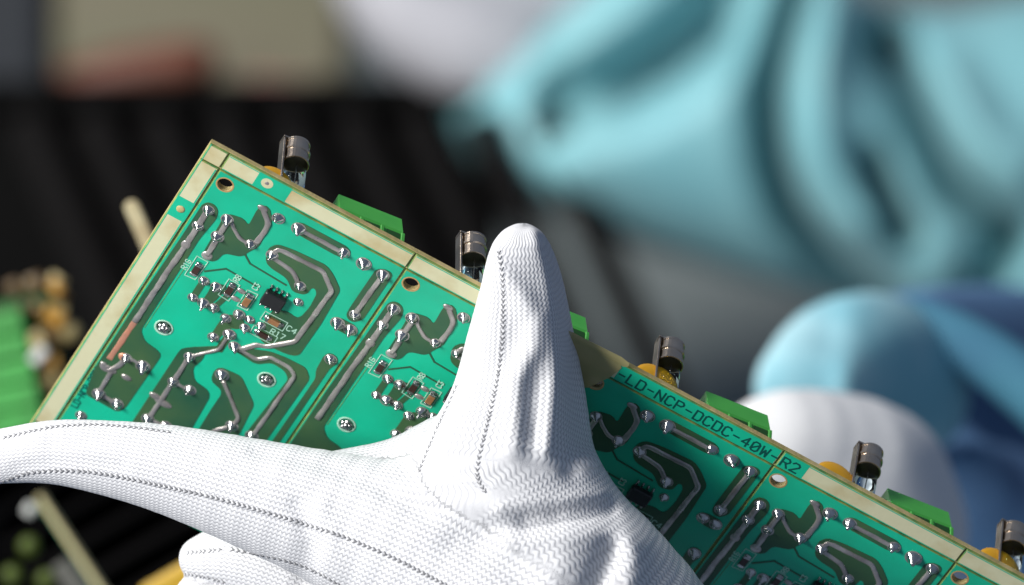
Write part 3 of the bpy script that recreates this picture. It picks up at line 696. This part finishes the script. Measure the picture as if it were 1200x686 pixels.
# things beyond the rack
bx = top('storage_box', 'olive beige box standing behind the black rack, top left', 'box', frame(238, 20, -1700))
s2 = 218/1200*(D+1700)/D
mb = MB(); mb.bbox(-178*s2, 172*s2, -88*s2, 200*s2, -60, 0, 6); mb.build('box_body', [M['olive']], bx)
mb = MB(); mb.bbox(-150*s2, 150*s2, 120*s2, 190*s2, -10, 6, 4); mb.build('lid', [M['olive']], bx)
mb = MB(); V_, = ([],)
mb.lathe([(2, -92*s2), (22*s2, -86*s2), (27*s2, -40*s2), (29*s2, 0), (27*s2, 50*s2), (20*s2, 86*s2), (2, 92*s2)], 20, Matrix.Rotation(math.radians(90), 4, 'Y'))
hdl = finish('brown_pouch', mesh('brown_pouch', [(v[0], v[1], v[2]) for v in mb.V], mb.F, mb.M, True), [M['rust']], None, frame(162, 84, -1580, 10))
tag(hdl, 'red brown rounded pouch lying in front of the olive box', 'pouch')
mb = MB(); mb.bbox(-60*s2, 60*s2, -7*s2, 7*s2, -6, 6, 3)
tag(finish('pink_strip', mesh('pink_strip', mb.V, mb.F, mb.M), [mat('dusty_pink_plastic', (.26, .12, .10), .6)], None, frame(352, 99, -1600, -6)), 'dusty pink strip lying against the right side of the olive box', 'strip')
cb = top('metal_post', 'dark slate metal post at the top left corner of the picture', 'post', frame(10, 60, -1700))
mb = MB(); mb.bbox(-130*s2, 42*s2, -110*s2, 200*s2, -60, 0, 4); mb.build('post_body', [M['slate']], cb)
mb = MB(); mb.bbox(30*s2, 46*s2, -110*s2, 200*s2, 0, 8, 2); mb.build('flange', [M['slate']], cb)

# ---- worker in the teal smock
worker = top('person', 'worker in a teal smock and white gloves holding the far side of the circuit board', 'person', G @ Matrix.Translation(Vector((150, 50, -900)) * MM))
OFF = np.array([150, 50, -900.0])
def loft_cloth(name, secs, valleys, z0, depth, m, nx=260, nt=150):
    """closed cloth sleeve: sections (px, top, bottom); soft folds pushed into its outer face"""
    px = np.array([s[0] for s in secs], float); yt = np.array([s[1] for s in secs], float); yb = np.array([s[2] for s in secs], float)
    X = np.linspace(px[0], px[-1], nx); u = (X-px[0])/(px[-1]-px[0]); X = px[0] + (px[-1]-px[0])*(u**1.15)
    T = np.interp(X, px, yt); B = np.interp(X, px, yb)
    kern = np.hanning(25); kern /= kern.sum()
    sm = lambda a: np.convolve(np.pad(a, 12, 'edge'), kern, 'valid')
    T, B = sm(T), sm(B)
    th = np.linspace(0, 2*math.pi, nt, endpoint=False)
    Xg = X[:,None].repeat(nt, 1); Yg = ((T+B)/2)[:,None] - ((B-T)/2)[:,None]*np.sin(th)[None,:]
    cz = np.cos(th); capf = np.clip(np.sqrt(np.clip(1-(1-np.clip(u*6, 0, 1))**2, 0, 1)), .05, 1)[:,None]
    Yg = ((T+B)/2)[:,None] + (Yg-((T+B)/2)[:,None])*capf
    Z = z0 + depth*np.sign(cz)[None,:]*(np.abs(cz)**.75)[None,:]*capf*np.clip((B-T)/200, .3, 1.3)[:,None]
    front = np.clip(cz, 0, 1)[None,:]**.35
    for pl, amp, wd in valleys: Z += amp*np.exp(-np.abs(poly_d(Xg, Yg, pl)/wd)**1.8)*front
    s = 218.0/1200*(D-Z)/D
    Vv = np.stack([(Xg-600)*s, (343-Yg)*s, Z], -1).reshape(-1, 3)
    i = np.arange(nx-1)[:,None]*nt; j = np.arange(nt)[None,:]; j2 = (j+1) % nt
    Qq = np.stack([i+j, i+nt+j, i+nt+j2, i+j2], -1).reshape(-1, 4)
    return body_object(name, Vv - OFF, Qq, [m], worker)
loft_cloth('sleeve', [(514,112,156),(556,88,208),(618,50,238),(700,-25,270),(760,-70,292),(860,-110,322),(960,-60,348),(1030,8,364),(1120,12,392),(1210,-6,400),(1330,-6,390)],
  [([(668,116),(720,100),(775,68),(825,28),(860,-30)], -52, 38), ([(740,110),(850,40)], -16, 22),
   ([(935,-10),(912,60),(900,120),(908,190),(930,250),(975,305),(1030,350)], -56, 20), ([(975,10),(960,90),(965,180),(1000,250)], 14, 26),
   ([(1035,50),(1062,100),(1090,165),(1120,220),(1180,270)], -56, 22), ([(1022,190),(1042,235),(1062,275)], -56, 14),
   ([(1045,10),(1040,60)], -45, 22), ([(1110,90),(1150,160),(1200,200)], 14, 30), ([(1020,270),(1060,330),(1100,350)], 12, 22),
   ([(1190,280),(1140,350)], -40, 22)], -1500, 62, M['smock'])
# reaching hand at the end of that sleeve
def far_glove(chs, h, k=6, name='glove', zf=()):
    V, Q = make_body(chs, h, k, zf=zf); V = relax(V, Q, 2); return body_object(name, V - OFF, Q, [M['far_knit']], worker)
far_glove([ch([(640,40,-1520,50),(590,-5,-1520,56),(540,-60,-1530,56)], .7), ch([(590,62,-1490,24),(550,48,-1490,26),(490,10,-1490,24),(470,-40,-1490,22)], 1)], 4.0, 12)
M['near_cotton'] = mat('white_cotton_near', (.70, .70, .70), .85, bump=(300, .2))
# near hand: cuff, sleeve, back of the glove behind the board
near_g = far_glove([ch([(905,618,-330,20),(965,605,-310,27),(1000,618,-320,26),(1010,690,-330,26)], .75), ch([(880,528,-300,11),(925,530,-300,16),(985,555,-310,20)], 1), ch([(1035,560,-320,16),(1050,620,-320,17)], 1)], 1.6, 8); near_g.data.materials[0] = M['near_cotton']
far_glove([ch([(945,455,-400,14),(985,430,-420,18),(1030,430,-440,20),(1060,462,-450,18)], .8)], 2.0, 6, 'cuff', zf=[([(x, 330), (x - 18, 520)], -5, 4) for x in range(930, 1100, 34)]).data.materials[0] = M['cuff']
far_glove([ch([(1070,440,-500,24),(1130,490,-540,38),(1200,560,-600,54),(1300,680,-680,66)], .8), ch([(1120,600,-480,22),(1200,680,-500,38)], .8)], 3.0, 12, 'sleeve').data.materials[0] = M['navy']
loft_cloth('sleeve', [(1000,350,362),(1040,345,392),(1100,352,420),(1170,385,470),(1300,470,600)], [], -440, 22, M['teal'], 60, 60)  # added loft: the navy sleeve's rim highlight put in as a teal band

# ---- nearer things on the left: another populated panel seen from its component side, edge of a standing board, yellow part
pz = -400; sp_ = 218/1200*(D-pz)/D
pb = top('circuit_board', 'blurred circuit board at the left edge carrying green terminal blocks and amber coils', 'circuit board', frame(20, 420, pz - 30, 12, 0))
mb = MB(); mb.bbox(-110, 12, -26, 16, -3, -1.4, .1); mb.build('substrate', [M['green_dark']], pb)
for i in range(5):
    mb = MB(); y = 13 - i*6.7; mb.bbox(-50, 4.2, y-6.0, y, -1.4, 10, .35)
    for k in range(6): mb.box(-48 + k*9, -43 + k*9, y-4.2, y-1.4, 9.5, 10.08, 0)
    mb.build('terminal_block', [M['leaf_green'], M['green_dark']], pb)
rl = random.Random(5); M['brown'] = mat('brown_varnish', (.10, .055, .025), .4, color2=(.22, .15, .06), cscale=200)
for i in range(34):
    x, y = rl.uniform(5, 17), rl.uniform(-22, 20); x -= max(0, y-8)*.25; mb = MB(); w_, h_ = rl.uniform(1.0, 2.6), rl.uniform(1.0, 3.4)
    T_ = Matrix.Translation((x, y, rl.uniform(-1, 3))) @ Matrix.Rotation(rl.uniform(-1.2, 1.2), 4, 'Z') @ Matrix.Rotation(rl.uniform(-.6, .6), 4, 'X')
    if i % 3: mb.bbox(-w_, w_, -h_*.6, h_*.6, -1, rl.uniform(2, 6), .3, 0, T_)
    else: mb.lathe([(w_*.6, -1), (w_, 0), (w_, 4), (w_*.6, 5)], 10, T_)
    mb.build('component', [[M['amber'], M['brown'], M['brown'], M['edge']][i % 4]], pb, i % 3 == 0)
mb = MB(); mb.bbox(-2.6, 2.6, -1.5, 1.5, 6, 12, .6, 0, Matrix.Translation((6.5, -.5, 0)) @ Matrix.Rotation(math.radians(38), 4, 'Z')); mb.build('white_plug', [mat('white_plastic', (.75, .75, .7), .4)], pb)
# standing board, edge on
eb = top('circuit_board', 'circuit board standing edge-on in the lower left corner, its pale edge running diagonally', 'circuit board', frame(78, 632, pz + 20, 33.5))
mb = MB(); mb.bbox(-.7, .7, -34, 13.6, -14, 0, .2); mb.build('laminate', [mat('yellow_laminate_edge', (.70, .60, .30), .6)], eb)
mb = MB(); mb.bbox(-.95, -.72, -33, 12, -13, -1.5, .05); mb.build('mask_face', [M['mask']], eb)
mb = MB(); mb.bbox(-9, -3, -34, -4, -34, -14, 1); mb.build('grey_heatsink', [mat('grey_aluminium', (.12, .115, .10), .5, .3)], eb)
for i, (x, y) in enumerate(((-11, 4), (-12, -6), (-15, -14), (-19, 0), (-21, -10), (-17, -20))):
    mb = MB(); mb.lathe([(1, -30), (2.6, -29), (2.9, -24), (2.4, -20), (.5, -19)], 12, Matrix.Translation((x, y, 0))); mb.build('coil', [mat('olive_green_coil', (.07, .10, .01), .5)] if i == 0 else [bpy.data.materials['olive_green_coil']], eb, True)
mb = MB(); mb.bbox(-1.6, 1.6, -1.3, 1.3, -12, -8, .5, 0, Matrix.Translation((-4.5, 12, 0)) @ Matrix.Rotation(.5, 4, 'Z')); mb.build('connector', [bpy.data.materials['white_plastic']], eb)
# near rack under the hand
nr = top('card_rack', 'black slotted card rack below the gloved index finger in the lower left', 'rack', frame(150, 660, -520, -28))
mb = MB(); mb.box(-120, 130, -90, 50, -40, -30); mb.build('rack_base', [M['esd']], nr)
for i in range(10):
    mb = MB(); y = 40 - i*9.5; mb.bbox(-28, 40, y-1.4, y+1.4, -30, -6, .5, 0, Matrix.Rotation(math.radians(58), 4, 'Z')); mb.build('divider', [M['fin']], nr)
yb = finish('yellow_bin', mesh('yellow_bin', *(lambda q: (q.V, q.F, q.M))((lambda q: (q.bbox(-12, 22, -16, 5, -14, 0, 1.5), q)[1])(MB()))), [mat('yellow_plastic', (.52, .31, .01), .45)], None, frame(218, 684, -300, 30))
tag(yb, 'yellow plastic bin corner showing just left of the curled gloved finger', 'bin')

mb = MB(); mb.bbox(-1.9, 1.9, -16, 4.5, -1.2, 0, .5)
mb.lathe([(.4, -.6), (1.5, -.55), (1.9, 0), (1.5, .55), (.4, .6)], 16, Matrix.Translation((0, 4.2, -.6)))
stick = finish('wooden_stick', mesh('wooden_stick', mb.V, mb.F, mb.M), [mat('pale_wood', (.50, .44, .26), .7, color2=(.38, .30, .16), cscale=150)], None, frame(163, 262, -220, 24))
tag(stick, 'pale wooden stick tip poking out behind the upper left edge of the green board', 'stick')
